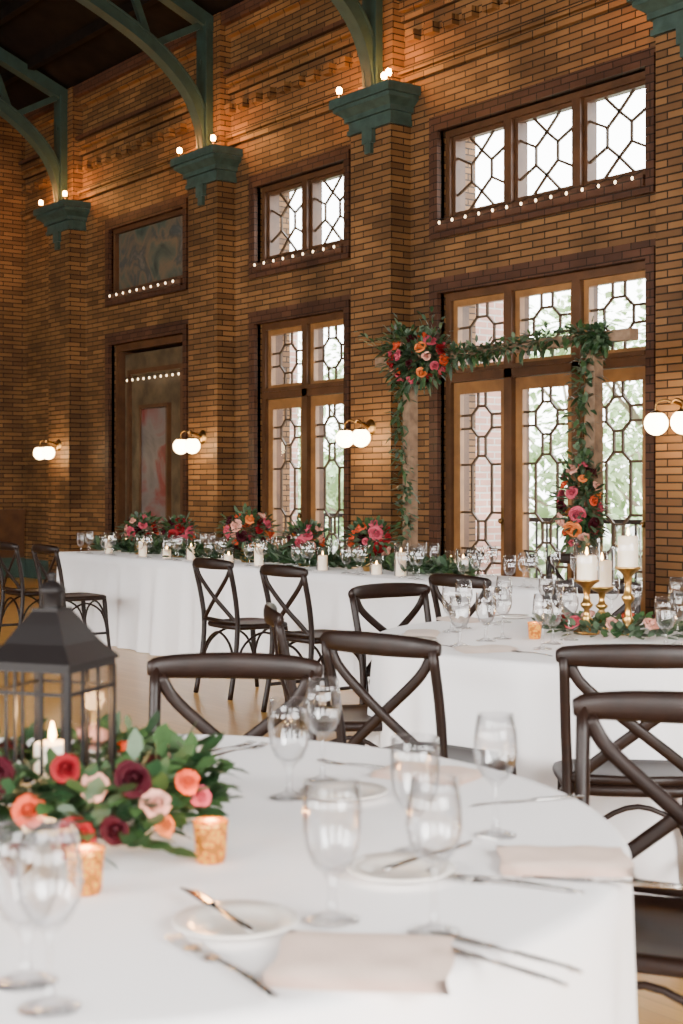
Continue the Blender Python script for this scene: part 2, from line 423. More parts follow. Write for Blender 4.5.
def rectframe(mb, x0, x1, z0, z1, y0, y1, w, m, wb=None, wt=None):
    wb = wb or w; wt = wt or w
    mb.box(x0, x0+w, y0, y1, z0, z1, m); mb.box(x1-w, x1, y0, y1, z0, z1, m)
    mb.box(x0+w, x1-w, y0, y1, z0, z0+wb, m); mb.box(x0+w, x1-w, y0, y1, z1-wt, z1, m)
def glazing(mb, x0, x1, z0, z1, y): mb.add([(x0,y,z0),(x1,y,z0),(x1,y,z1),(x0,y,z1)], [(0,1,2,3)], PANE)

def window_upper(name, x0, x1, n):
    mb = MB(); z0, z1 = 3.88, 4.77; j = .06; mu = .10
    rectframe(mb, x0, x1, z0, z1, YW+.06, YW+.26, j, OAKD)
    u = (x1-x0-2*j-(n-1)*mu)/n
    for k in range(n):
        a = x0+j+k*(u+mu); b = a+u
        if k < n-1: mb.box(b, b+mu, YW+.05, YW+.26, z0+j, z1-j, OAKD)
        rectframe(mb, a, b, z0+j, z1-j, YW+.10, YW+.16, .04, OAKD)
        glazing(mb, a+.035, b-.035, z0+j+.035, z1-j-.035, YW+.145)
        hexa(mb, a+.04, b-.04, z0+j+.04, z1-j-.04, YW+.13)
    mb.build(name)
def doors(name, x0, x1, n):
    mb = MB(); j = .07; mu = .10; z1 = 3.20
    mb.box(x0, x0+j, YW+.06, YW+.30, 0, z1, OAKD); mb.box(x1-j, x1, YW+.06, YW+.30, 0, z1, OAKD)
    mb.box(x0+j, x1-j, YW+.06, YW+.30, z1-.07, z1, OAKD)
    mb.box(x0+j, x1-j, YW+.05, YW+.30, 2.34, 2.44, OAKD); mb.box(x0+j, x1-j, YW+.02, YW+.12, 2.42, 2.46, OAKD)
    mb.box(x0+j, x1-j, YW+.10, YW+.30, 0.001, .03, OAKD)
    u = (x1-x0-2*j-(n-1)*mu)/n
    for k in range(n):
        a = x0+j+k*(u+mu); b = a+u
        if k < n-1: mb.box(b, b+mu, YW+.05, YW+.28, 0.03, z1-.07, OAKD)
        rectframe(mb, a, b, 2.44, 3.13, YW+.10, YW+.16, .06, OAK)
        glazing(mb, a+.05, b-.05, 2.49, 3.08, YW+.145)
        octa(mb, a+.06, b-.06, 2.50, 3.07, YW+.13)
        rectframe(mb, a+.004, b-.004, .035, 2.335, YW+.10, YW+.15, .09, OAK, wb=.38, wt=.11)
        mb.box(a+.14, b-.14, YW+.09, YW+.11, .10, .34, OAKD)
        ga, gb = a+.094, b-.094
        glazing(mb, ga, gb, .41, 2.23, YW+.14)
        doorlight(mb, ga, gb, .415, 2.225, YW+.125)
        mb.sphere((b-.05, YW+.06, 1.02), .028, BRASS); mb.box(b-.075, b-.025, YW+.088, YW+.102, .92, 1.14, BRASS)
    mb.build(name)
window_upper('window_1', -10.40, -7.80, 3); window_upper('window_2', -13.60, -11.90, 2); window_upper('window_3', -6.1, -3.5, 3)
doors('door_1', -10.40, -7.80, 3); doors('door_2', -13.60, -11.90, 2); doors('door_3', -6.1, -3.5, 3)
for i, o in enumerate(SOUTH):
    mb = MB(); rectframe(mb, o[0], o[1], o[2], o[3], YB-.3, YB-.1, .09, OAKD)
    for t in (.25, .5, .75): xx = o[0]+(o[1]-o[0])*t; mb.box(xx-.03, xx+.03, YB-.28, YB-.12, o[2]+.09, o[3]-.09, OAKD)
    mb.box(o[0]+.09, o[1]-.09, YB-.27, YB-.13, 3.4, 3.46, OAKD)
    mb.build('window_%d' % (4+i))
for i, o in enumerate(EAST):  # frames of the invented windows that hold the added lamps
    mb = MB(); xa, xb = XR+.1, XR+.3
    mb.box(xa, xb, o[0], o[0]+.09, o[2], o[3], OAKD); mb.box(xa, xb, o[1]-.09, o[1], o[2], o[3], OAKD); mb.box(xa, xb, o[0]+.09, o[1]-.09, o[2], o[2]+.09, OAKD); mb.box(xa, xb, o[0]+.09, o[1]-.09, o[3]-.09, o[3], OAKD)
    for t in (.25, .5, .75): yy = o[0]+(o[1]-o[0])*t; mb.box(xa+.02, xb-.02, yy-.03, yy+.03, o[2]+.09, o[3]-.09, OAKD)
    mb.build('window_%d' % (8+i))

# murals in the blind bay
mb = MB()
rectframe(mb, -17.15, -15.20, 3.92, 4.80, YW+.02, YW+.2, .06, OAKD)
mb.box(-17.09, -15.26, YW+.08, YW+.2, 3.98, 4.74, painting_mat('landscape_paint', [(.012,.02,.017), (.03,.05,.04), (.07,.085,.065), (.14,.10,.06), (.04,.055,.055), (.13, .11, .09)], 2.6))
mb.build('landscape_mural')
mb = MB(); x0, x1 = -17.15, -15.20
mb.box(x0, x1, YW+.36, YW+.44, .3, 3.25, BRICKRED)
rectframe(mb, x0, x1, .3, 3.25, YW+.06, YW+.36, .09, OAKD)
mb.box(x0+.12, x1-.12, YW+.14, YW+.36, .38, 3.12, mat('niche_panel', (.09, .06, .03), .5, var=.5, vscale=5))
rectframe(mb, x0+.25, x1-.25, .50, 2.90, YW+.10, YW+.14, .06, OAKD)
rectframe(mb, -16.55, -15.80, .62, 2.42, YW+.08, YW+.14, .045, OAKD)
mb.box(-16.505, -15.845, YW+.10, YW+.14, .68, 2.36, painting_mat('portrait_paint', [(.05,.04,.04), (.10,.085,.075), (.15,.125,.11), (.17,.03,.022), (.07,.016,.015)], 1.6))
mb.build('portrait_mural')

# fairy lights
def fairy(x0, x1, z, y, n):
    mb = MB(); pts = []
    for i in range(n*2+1):
        t = i/(n*2); pts.append((x0+(x1-x0)*t, y, z-(.018 if i % 2 else 0)))
    mb.sweep(pts, .006, .006, BLK, n=4)
    for i in range(n):
        p = pts[i*2+1]; mb.sphere((p[0], p[1]-.004, p[2]-.022), .011, FAIRY, 8, 6, 1.5)
    mb.build('fairy_lights')
fairy(-10.4, -7.8, 3.90, 8.90, 14); fairy(-13.6, -11.9, 3.90, 8.90, 9); fairy(-17.1, -15.25, 3.93, 8.90, 10); fairy(-16.9, -15.4, 2.80, 9.06, 10)
fairy(-6.1, -3.5, 3.90, 8.90, 14)

# wall sconces
for a, b in PIL:
    cx = (a+b)/2; mb = MB()
    Mx = Matrix.Rotation(math.pi/2, 3, 'X')
    mb.lathe([(.001, .03), (.06, .03), (.075, .012), (.085, 0)], BRASS, (cx, 8.75, 1.93), 16, M=Mx)
    mb.sweep(smooth_pts([(cx, 8.74, 1.93), (cx, 8.64, 1.97), (cx, 8.55, 1.98)]), .025, .025, BRASS)
    for sx in (-1, 1):
        gx = cx+sx*.13
        mb.sweep(smooth_pts([(cx, 8.56, 1.98), (cx+sx*.06, 8.54, 2.0), (gx, 8.53, 1.97), (gx, 8.53, 1.90)]), .018, .018, BRASS, up=(0,1,0))
        mb.lathe([(.02, .09), (.05, .075), (.052, .055)], BRASS, (gx, 8.53, 1.83), 14)
        mb.sphere((gx, 8.53, 1.82), .092, GLOBE, 20, 12)
    o = mb.build('wall_sconce')

# ---------------------------------------------------------------- outside
mb = MB(); mb.box(-70, 30, YW+.5, 60, -.2, -.05, mat('terrace_paving', (.45, .43, .38), .9, var=.2)); mb.build('ground_terrace')
mb = MB()
for cx in (-19.4, -15.75, -11.75, -8.0, -4.4):
    mb.box(cx-.25, cx+.25, 10.4, 10.9, -.05, 3.9, BRICKOUT); mb.box(cx-.33, cx+.33, 10.35, 11.0, -.05, .3, BRICKOUT); mb.box(cx-.32, cx+.32, 10.33, 10.97, 3.9, 4.0, BRICKOUT)
mb.build('porch_piers')
mb = MB()
mb.box(-28, 0, 11.2, 11.25, .95, 1.0, BLK); mb.box(-28, 0, 11.2, 11.25, .1, .13, BLK)
x = -28
while x < 0: mb.box(x, x+.02, 11.215, 11.235, -.05, .98, BLK); x += .16
mb.build('terrace_railing')
random.seed(3)
def tree(x, y, h, R):
    mb = MB(); mb.sweep([(0,0,-.1), (.1,0,h*.3), (0,.1,h*.6), (.1,0,h*.85)], [.3,.24,.16,.06], [.3,.24,.16,.06], BARK, up=(0,1,0))
    blobs = []
    for k in range(14):
        a = random.uniform(0, 6.28); e = random.uniform(.25, 1.0)
        c = Vector((math.cos(a)*R*random.uniform(.2,.8), math.sin(a)*R*random.uniform(.2,.8), h*e)); blobs.append((c, R*random.uniform(.3,.5)))
        mb.sweep([(0, 0, h*e*.6), c], [.08, .03], [.08, .03], BARK, up=(0,1,.1))
    for c, r in blobs:
        for k in range(125):
            d = Vector((random.gauss(0,1), random.gauss(0,1), random.gauss(0,1))).normalized()
            mb.leaf(c+d*r*random.uniform(.4, 1), d+Vector((0,0,-.2)), .22, .13, random.choice(TREEL), .3)
    mb.build('tree', (x, y, 0))
for x, y, h, R in [(-14.8, 17, 3.9, 1.7), (-18.8, 19.5, 4.4, 2.2), (-24.5, 21, 4.4, 2.3), (-22.2, 17, 3.2, 1.6), (-29, 22, 5.0, 2.4), (-32, 19, 4.2, 2.2), (-12, 21, 4.5, 2.3), (-27, 18, 3.2, 1.6)]:
    tree(x, y, h, R)
mb = MB()
for k in range(2600):
    x = random.uniform(-34, -6); mb.leaf((x, 13.2+random.uniform(-.4,.4)+.3*math.sin(x), random.uniform(0, 1.0)), (random.gauss(0,1), random.gauss(0,1), random.gauss(0,1)), .28, .18, random.choice(TREEL))
mb.build('hedge')

# ---------------------------------------------------------------- floral arch
random.seed(11)
AX0, AX1, AY, AZ = -9.20, -7.12, 7.62, 2.36
mb = MB()
for x in (AX0, AX1):
    mb.box(x-.045, x+.045, AY-.045, AY+.045, 0, AZ, RUST); mb.box(x-.05, x+.05, AY-.45, AY+.45, 0, .08, RUST)
    mb.sweep([(x, AY-.40, .06), (x, AY-.04, .50)], .05, .06, RUST, n=4); mb.sweep([(x, AY+.40, .06), (x, AY+.04, .50)], .05, .06, RUST, n=4)
mb.box(AX0-.42, AX1+.38, AY-.045, AY+.045, AZ, AZ+.08, RUST)
def garland(pts, n, rad, L, wd=None, seg=6):
    P = smooth_pts(pts, seg)
    for k in range(n):
        t = random.random()*(len(P)-1); i = int(t); p = P[i].lerp(P[min(i+1, len(P)-1)], t-i)
        d = Vector((random.gauss(0,1), random.gauss(0,1), random.gauss(0,.8))).normalized()
        l = L*random.uniform(.6, 1.3)
        mb.leaf(p+d*rad*random.uniform(.1, 1), d, l, (wd or L*.42), random.choice(LEAFS), random.uniform(0,.5))
def cluster(c, rx, ry, rz, nfl, nleaf, fr, cols, L=.09):
    c = Vector(c)
    for k in range(nleaf):
        d = Vector((random.gauss(0,1), random.gauss(0,1), random.gauss(0,1))).normalized()
        p = c+Vector((d.x*rx, d.y*ry, d.z*rz))*random.uniform(.45, 1.05)
        mb.leaf(p, d+Vector((0,0,.15)), L*random.uniform(.7, 1.4), L*.42, random.choice(LEAFS), random.uniform(0, .4))
    for k in range(nfl):
        a = k*2.39996+random.uniform(-.2,.2); zc = 1-2*(k+.5)/nfl
        s = math.sqrt(1-zc*zc); d = Vector((s*math.cos(a), s*math.sin(a), zc))
        mb.rose(c+Vector((d.x*rx*.8, d.y*ry*.8, d.z*rz*.8)), d, fr*random.uniform(.65, 1.25), FL[cols[k % len(cols)]])
garland([(AX0-.1, AY-.05, AZ+.05), (AX0+.5, AY-.06, AZ+.02), (AX0+1.2, AY-.06, AZ+.04), (AX1, AY-.06, AZ+.07), (AX1+.12, AY-.05, AZ+.0)], 1300, .075, .075)
garland([(AX0+.0, AY-.05, AZ), (AX0-.05, AY-.07, AZ-.6), (AX0+.04, AY-.07, AZ-1.2), (AX0-.03, AY-.07, AZ-1.7), (AX0, AY-.07, .5)], 520, .075, .075)
garland([(AX1+.0, AY-.05, AZ), (AX1-.06, AY-.07, AZ-.6), (AX1, AY-.07, AZ-1.2), (AX1, AY-.07, .9)], 620, .085, .08)
cluster((AX0+.22, AY-.10, AZ+.02), .40, .17, .22, 38, 400, .046, ['coral','pink','burg','peach','blush','pink','red'], .08)
cluster((AX0-.02, AY-.08, AZ+.16), .20, .12, .15, 0, 140, .05, ['coral'], .09)
cluster((AX1-.02, AY-.13, AZ-1.16), .17, .16, .36, 30, 320, .048, ['pink','coral','blush','burg','pink','peach'], .08)
for k in range(14):
    x = AX0+random.uniform(-.3, .5); d = (random.uniform(-1,1), -.3, random.uniform(.2,1))
    p = Vector((x, AY-.08, AZ+.1)); dd = Vector(d).normalized()
    for j in range(7): mb.leaf(p+dd*.05*j, dd+Vector((random.uniform(-1,1), 0, random.uniform(-.6,.6))), .08, .03, random.choice(LEAFS))
mb.build('floral_wedding_arch')

# ---------------------------------------------------------------- tables
def round_table(name, c, R, ph, H=.75):
    mb = MB(); N = 216
    rows = [(0.001, H), (R*.5, H), (R-.03, H), (R-.008, H-.002), (R+.002, H-.012)]
    vs = []; nr = 0
    for r, z in rows:
        for k in range(N): a = 2*math.pi*k/N; vs.append((r*math.cos(a), r*math.sin(a), z))
        nr += 1
    for i in range(1, 13):
        t = i/12; z = H-.012-t*(H-.016)
        for k in range(N):
            a = 2*math.pi*k/N
            fo = math.sin(a*17+ph+.6*math.sin(a*3))*.55+math.sin(a*29+ph*2)*.25+math.sin(a*7)*.3
            r = R+.002+.022*t+(.046*t**.8)*(fo)
            vs.append((r*math.cos(a), r*math.sin(a), z))
        nr += 1
    fs = [(i*N+k, (i+1)*N+k, (i+1)*N+(k+1) % N, i*N+(k+1) % N) for i in range(nr-1) for k in range(N)]
    mb.add(vs, fs, CLOTH, True); mb.build(name, c)
T1 = W(-.457, 2.35); T2 = W(1.04, 5.40)
round_table('round_banquet_table', T1, .915, .4)
round_table('round_banquet_table', T2, .915, 1.9)
def long_table(x0, x1, y0, y1, H=.75):
    mb = MB(); per = []
    cr = .06
    def corner(cx, cy, a0):
        for k in range(6): a = a0+math.pi/2*k/5; per.append((cx+cr*math.cos(a), cy+cr*math.sin(a), math.cos(a), math.sin(a)))
    def line(ax, ay, bx, by, nx, ny):
        n = int(math.hypot(bx-ax, by-ay)/.035)
        for k in range(1, n): t = k/n; per.append((ax+(bx-ax)*t, ay+(by-ay)*t, nx, ny))
    corner(x0+cr, y0+cr, math.pi); line(x0+cr, y0, x1-cr, y0, 0, -1); corner(x1-cr, y0+cr, -math.pi/2)
    line(x1, y0+cr, x1, y1-cr, 1, 0); corner(x1-cr, y1-cr, 0); line(x1-cr, y1, x0+cr, y1, 0, 1); corner(x0+cr, y1-cr, math.pi/2); line(x0, y1-cr, x0, y0+cr, -1, 0)
    N = len(per); vs = []
    rows = 12
    for (x, y, nx, ny) in per: vs.append((x-nx*.02, y-ny*.02, H))
    for i in range(rows+1):
        t = i/rows
        for k, (x, y, nx, ny) in enumerate(per):
            s = x*1.0+y*1.3
            fo = math.sin(s*19+1.2*math.sin(s*2.3))*.5+math.sin(s*31+1)*.25+math.sin(s*6.5)*.4
            d = .03*t+.040*t**.9*fo
            vs.append((x+nx*d, y+ny*d, H-.008-t*(H-.012)))
    fs = [(i*N+k, (i+1)*N+k, (i+1)*N+(k+1) % N, i*N+(k+1) % N) for i in range(rows+1) for k in range(N)]
    fs.append(tuple(range(N)))
    mb.add(vs, fs, CLOTH, True); mb.build('long_head_table')
HX0, HX1, HY0, HY1 = -11.75, -5.67, 5.60, 6.38
long_table(HX0, HX1, HY0, HY1)

# ---------------------------------------------------------------- chairs
def chair_mesh():
    mb = MB(); m = CHAIRW
    # seat : rounded trapezoid
    def outline(k, s):
        a = 2*math.pi*k/36; c, d = math.cos(a), math.sin(a); e = .42
        x = math.copysign(abs(c)**e, c); y = math.copysign(abs(d)**e, d)
        w = .215+(.02 if y > 0 else -.012)*abs(y); return (x*w*s, y*.205*s)
    prof = [(.90, .425), (1.0, .432), (1.02, .445), (1.0, .458), (.93, .464), (.85, .457), (.4, .452), (0.01, .452)]
    vs = []; n = 36
    for s, z in prof:
        for k in range(n): x, y = outline(k, s); vs.append((x, y, z))
    fs = [(i*n+k, i*n+(k+1) % n, (i+1)*n+(k+1) % n, (i+1)*n+k) for i in range(len(prof)-1) for k in range(n)]
    fs.append(tuple(range(n))[::-1]); mb.add(vs, fs, m, True)
    for s in (-1, 1):
        mb.sweep(smooth_pts([(s*.20, .215, 0), (s*.195, .19, .22), (s*.19, .17, .435)]), [.028]*3+[.031]*3+[.036]*3, [.028]*3+[.031]*3+[.036]*3, m, up=(0,1,0))
        back = smooth_pts([(s*.205, -.255, 0), (s*.200, -.215, .22), (s*.198, -.195, .45), (s*.205, -.215, .63), (s*.212, -.262, .835)])
        mb.sweep(back, .032, .034, m, up=(0,1,0))
        # X slats, bentwood, springing from the top corners and crossing
        mb.sweep(smooth_pts([(s*.198, -.252, .815), (s*.150, -.252, .745), (0.0, -.238+s*.004, .625), (-s*.12, -.215, .53), (-s*.185, -.20, .475)], 5), .036, .013, m, up=(0,1,0))
        # bow braces under the seat
        mb.sweep(smooth_pts([(s*.195, .19, .20), (s*.20, .13, .34), (s*.2, 0, .405), (s*.2, -.14, .34), (s*.20, -.215, .20)], 4), .016, .018, m, up=(1,0,0))
        mb.sweep([(s*.197, .20, .16), (s*.2, -.22, .16)], .018, .022, m)
    for y in (.185, -.212):
        mb.sweep(smooth_pts([(-.195, y, .20), (-.13, y, .34), (0, y, .405), (.13, y, .34), (.195, y, .20)], 4), .016, .018, m, up=(0,1,0))
    # rear seat rail and steam-bent crest rail
    mb.sweep([(-.2, -.2, .48), (0, -.205, .475), (.2, -.2, .48)], .02, .03, m)
    cr = smooth_pts([(-.232, -.250, .836), (-.15, -.278, .840), (0, -.292, .842), (.15, -.278, .840), (.232, -.250, .836)], 5)
    nn = len(cr); hh = [.050+.020*math.sin(math.pi*i/(nn-1)) for i in range(nn)]; hh[0] = hh[-1] = .035
    mb.sweep(cr, .024, hh, m, n=10)
    o = mb.build('dining_chair'); me = o.data; bpy.data.objects.remove(o); return me
CH = chair_mesh()
def chair(r, f, dr, df):
    n = math.hypot(dr, df); dr, df = dr/n, df/n
    p = W(r+dr*.26, f+df*.26); inst('dining_chair', CH, p, heading(dr, df))
chair(-.28, 3.73, -.12, -1)       # across the near table
chair(.72, 3.00, -.38, -.93)       # right foreground
chair(.84, 4.00, .10, 1)
chair(.11, 4.32, .92, 1.05)
chair(-.25, 5.35, 1, .10)
chair(.22, 6.55, .62, -.85)
chair(1.20, 6.80, -.12, -1)
chair(.60, 7.30, .8, .6)
chair(-.82, 9.0, .8, .6)
chair(-.34, 8.2, .8, .6)
chair(-2.36, 11.3, .8, .6)
chair(-2.80, 11.85, .8, .6)
chair(1.56, 9.56, -.8, -.6)
chair(2.44, 5.6, -1, -.1)

# ---------------------------------------------------------------- glassware, crockery, cutlery
def lathe_mesh(name, parts):
    mb = MB()
    for prof, m, seg in parts: mb.lathe(prof, m, (0,0,0), seg)
    o = mb.build(name); me = o.data; bpy.data.objects.remove(o); return me
goblet = lathe_mesh('goblet', [([(.0001, .001), (.036, .001), (.036, .003), (.02, .007), (.007, .013), (.0055, .03), (.006, .052), (.012, .062), (.026, .075), (.034, .095), (.0375, .12), (.038, .145), (.036, .178),
                                 (.0347, .178), (.0366, .145), (.0360, .12), (.0325, .096), (.0245, .078), (.010, .067), (.0001, .066)], GL, 32)])
wine = lathe_mesh('wine', [([(.0001, .001), (.034, .001), (.034, .003), (.018, .006), (.006, .012), (.0042, .03), (.0042, .075), (.008, .084), (.022, .096), (.032, .115), (.0355, .135), (.034, .16), (.029, .195),
                             (.0279, .195), (.0328, .16), (.0342, .135), (.0307, .116), (.0205, .098), (.006, .088), (.0001, .087)], GL, 32)])
plate = lathe_mesh('plate', [([(.001, .002), (.045, .002), (.05, .004), (.078, .010), (.080, .012), (.078, .0135), (.052, .008), (.046, .006), (.001, .006)], PLATE, 40)])
TZ = .7515
def glass(kind, r, f, s=1.0): inst('water_goblet' if kind is goblet else 'wine_glass', kind, W(r, f, TZ), random.random(), scale=s)
def cutlery_mesh(kind):
    mb = MB()
    if kind == 'knife':
        mb.sweep([(0,-.11,.004), (0,-.09,.005), (0,-.02,.005), (0,0,.004)], [.008,.013,.011,.007], [.004,.006,.006,.004], SILV)
        mb.sweep([(0,0,.004), (.002,.03,.004), (.003,.09,.003), (-.004,.115,.003)], [.008,.019,.018,.003], [.002]*4, SILV)
    else:
        mb.sweep([(0,-.10,.004), (0,-.07,.006), (0,-.01,.007), (0,.03,.005)], [.012,.011,.006,.007], [.003,.004,.003,.003], SILV)
        mb.sweep([(0,.03,.005), (0,.045,.003), (0,.06,.003)], [.008,.022,.025], [.002]*3, SILV)
        for k in range(4): mb.sweep([(-.0095+k*.0063,.058,.003), (-.0095+k*.0063,.08,.003), (-.0095+k*.0063,.10,.007)], .0032, .002, SILV)
    o = mb.build(kind); me = o.data; bpy.data.objects.remove(o); return me
KN, FK = cutlery_mesh('knife'), cutlery_mesh('fork')
def napkin(r, f, rz, w=.19, d=.12, m=NAPK, z=TZ):
    mb = MB(); nx, ny = 14, 10
    for ly in range(3):
        vs = []; z0 = ly*.0045; off = ly*.004
        for sgn in (0, 1):
            for j in range(ny+1):
                for i in range(nx+1):
                    x = -w/2+w*i/nx; y = -d/2+d*j/ny+off
                    ed = min(i, nx-i, j, ny-j)
                    h = .005*sgn*(0 if ed == 0 else (.7 if ed == 1 else 1))+.0014*math.sin(x*70+ly)*math.cos(y*60)*(sgn if ed else 0)
                    vs.append((x+(.003*math.sin(y*50+ly)), y+(.002*math.sin(x*40)), z0+h+.001))
        n1 = (nx+1)*(ny+1); fs = []
        for j in range(ny):
            for i in range(nx):
                a = j*(nx+1)+i; fs.append((n1+a, n1+a+1, n1+a+nx+2, n1+a+nx+1)); fs.append((a, a+nx+1, a+nx+2, a+1))
        mb.add(vs, fs, m, True)
    mb.build('folded_napkin', W(r, f, z), rz)
def item(name, me, r, f, rz, z=TZ): inst(name, me, W(r, f, z), rz)

# near table
for k, r, f in [(goblet, -.094, 2.56), (wine, -.036, 2.71), (goblet, .112, 2.17), (wine, .247, 2.28), (goblet, -.012, 1.83), (wine, .116, 1.78),
                (goblet, -.355, 1.60), (wine, -.312, 1.52), (wine, -.80, 2.9), (goblet, -.86, 2.2)]:
    glass(k, r, f, 1.0)
H0 = heading(0, 1)
item('bread_plate', plate, -.134, 1.80, 0); item('bread_plate', plate, .085, 2.05, 0); item('bread_plate', plate, .005, 2.57, 0); item('bread_plate', plate, -.50, 2.95, 0)
item('butter_knife', KN, -.16, 1.83, H0+.5, TZ+.012)
item('butter_knife', KN, .130, 2.10, H0-.7, TZ+.012)
napkin(.025, 1.655, H0-.12, .205, .17); napkin(.33, 2.10, H0-.05, .19, .13); napkin(.165, 2.75, H0-.5, .19, .12); napkin(-.37, 3.02, H0+.2, .17, .13, NAPKW)
for r, f, a in [(-.125, 1.63, .55), (-.15, 1.67, .62)]: item('dinner_fork', FK, r, f, H0+a)
for r, f, a in [(.175, 1.66, .75), (.195, 1.70, .8)]: item('dinner_knife', KN, r, f, H0+a)
for r, f, a in [(.215, 2.01, 1.1), (.24, 1.985, 1.15)]: item('dinner_fork', FK, r, f, H0+a)
for r, f, a in [(.37, 2.00, 1.3)]: item('dinner_knife', KN, r, f, H0+a)
for r, f, a in [(.33, 2.52, 1.9), (.04, 2.84, 1.0), (-.22, 3.0, -.6), (-.25, 3.02, -.6)]: item('dinner_fork' if r < .1 else 'dinner_knife', FK if r < .1 else KN, r, f, H0+a)

# lantern
def lantern(loc, rz):
    mb = MB(); s = .072; m = BLK; bt = .262
    mb.box(-s-.012, s+.012, -s-.012, s+.012, 0, .018, m); mb.box(-s, s, -s, s, .018, .03, m)
    for sx in (-1, 1):
        for sy in (-1, 1): mb.box(sx*s-.005, sx*s+.005, sy*s-.005, sy*s+.005, .03, bt, m)
    for t in (-.34, .34):
        for sg in (-1, 1):
            mb.box(t*s-.002, t*s+.002, sg*s-.003, sg*s+.003, .03, bt, m); mb.box(sg*s-.003, sg*s+.003, t*s-.002, t*s+.002, .03, bt, m)
    for zz in (.06, .225):
        for sg in (-1, 1):
            mb.box(-s, s, sg*s-.003, sg*s+.003, zz, zz+.005, m); mb.box(sg*s-.003, sg*s+.003, -s, s, zz, zz+.005, m)
    q = 1.41421
    mb.box(-s-.004, s+.004, -s-.004, s+.004, bt, bt+.012, m)
    mb.lathe([(.001*q, .272), ((s+.008)*q, .272), ((s+.008)*q, .277), (.056*q, .305), (.038*q, .335), (.024*q, .356), (.024*q, .36), (.001*q, .36)], m, (0,0,0), 4, False, math.pi/4)
    mb.lathe([(.017, .36), (.017, .383), (.022, .386), (.022, .391), (.012, .402), (.005, .405), (.005, .409), (.008, .413), (.005, .418), (.001, .42)], m, (0,0,0), 18)
    mb.lathe([(.030, .03), (.030, .135), (.026, .138), (.001, .136)], WAX, (0,0,0), 20)
    mb.lathe([(.001, .138), (.006, .147), (.005, .157), (.001, .172)], FLAME, (0,0,0), 10)
    for sg in (-1, 1):
        mb.add([(-s, sg*(s-.004), .03), (s, sg*(s-.004), .03), (s, sg*(s-.004), bt), (-s, sg*(s-.004), bt)], [(0,1,2,3)], LPANE)
        mb.add([(sg*(s-.004), -s, .03), (sg*(s-.004), s, .03), (sg*(s-.004), s, bt), (sg*(s-.004), -s, bt)], [(0,1,2,3)], LPANE)
    o = mb.build('candle_lantern', loc, rz)
    li = bpy.data.lights.new('candle_light', 'POINT'); li.energy = 2.2; li.color = (1, .55, .22); li.shadow_soft_size = .02
    lo = bpy.data.objects.new('candle_light', li); lo.location = (0, 0, .19); C.objects.link(lo); lo.parent = o
lantern(W(-.478, 2.35, TZ), heading(.36, 1))

random.seed(21)
mb = MB(); L0 = W(-.463, 2.35, TZ)
def sprig(c, n, lmin, lmax, zr):
    for j in range(n):
        d = Vector((random.gauss(0,1)+c.x*3, random.gauss(0,1)+c.y*3, abs(random.gauss(0,.7)))).normalized()
        p = c+d*random.uniform(.0, .04)+Vector((0,0,random.uniform(0, zr))); l = random.uniform(lmin, lmax)
        if p.xy.length < .115: continue
        mb.leaf(p, d, l, l*.52, random.choice(LEAFS[:2] if random.random() < .85 else LEAFS), random.uniform(0, .3))
for k in range(28):
    a = 2*math.pi*k/28; rad = .165+random.uniform(-.015, .035)
    sprig(Vector((rad*math.cos(a), rad*math.sin(a), .02)), 30, .035, .065, .085)
for r, f in [(-.25, 2.27), (-.33, 2.14), (-.42, 2.12), (-.24, 2.35), (-.29, 2.2), (-.25, 2.33), (-.38, 2.10), (-.50, 2.10), (-.30, 2.12)]:
    p = W(r, f)-Vector((L0.x, L0.y, 0)); sprig(Vector((p.x, p.y, .02)), 34, .035, .065, .085)
cols = ['red', 'burg', 'blush', 'burg', 'coral', 'blush', 'red', 'burg', 'coral', 'blush', 'burg', 'pink', 'red', 'blush', 'red']
for k in range(15):
    a = 2*math.pi*k/15+.3; rad = .175
    px, py = rad*math.cos(a), rad*math.sin(a)
    if (-px*.8+py*.6) < -.05: continue      # the aisle-facing side is dressed by hand below
    mb.rose((px, py, .07+.02*(k % 3)), (math.cos(a)*.7, math.sin(a)*.7, .75), .026+.006*(k % 2), FL[cols[k]])
def at(r, f, z, R, col, up=.6):
    p = W(r, f)-Vector((L0.x, L0.y, 0)); d = Vector((p.x, p.y, 0)).normalized()*.5+W(random.uniform(-.3,.5), -1)*.7+Vector((0,0,up)); mb.rose((p.x, p.y, z), d, R, FL[col])
at(-.52, 2.11, .120, .036, 'burg'); at(-.455, 2.075, .085, .024, 'coral'); at(-.385, 2.05, .050, .031, 'red'); at(-.365, 2.10, .115, .020, 'blush')
at(-.275, 2.10, .090, .021, 'blush'); at(-.310, 2.105, .125, .026, 'burg'); at(-.235, 2.16, .11, .018, 'coral'); at(-.53, 2.03, .04, .028, 'red')
at(-.46, 2.02, .030, .022, 'burg'); at(-.58, 2.10, .09, .030, 'red'); at(-.33, 2.06, .060, .020, 'burg'); at(-.222, 2.22, .075, .016, 'pink'); at(-.41, 2.11, .14, .020, 'red'); at(-.265, 2.13, .05, .016, 'peach')
mb.build('floral_centerpiece_wreath', L0)

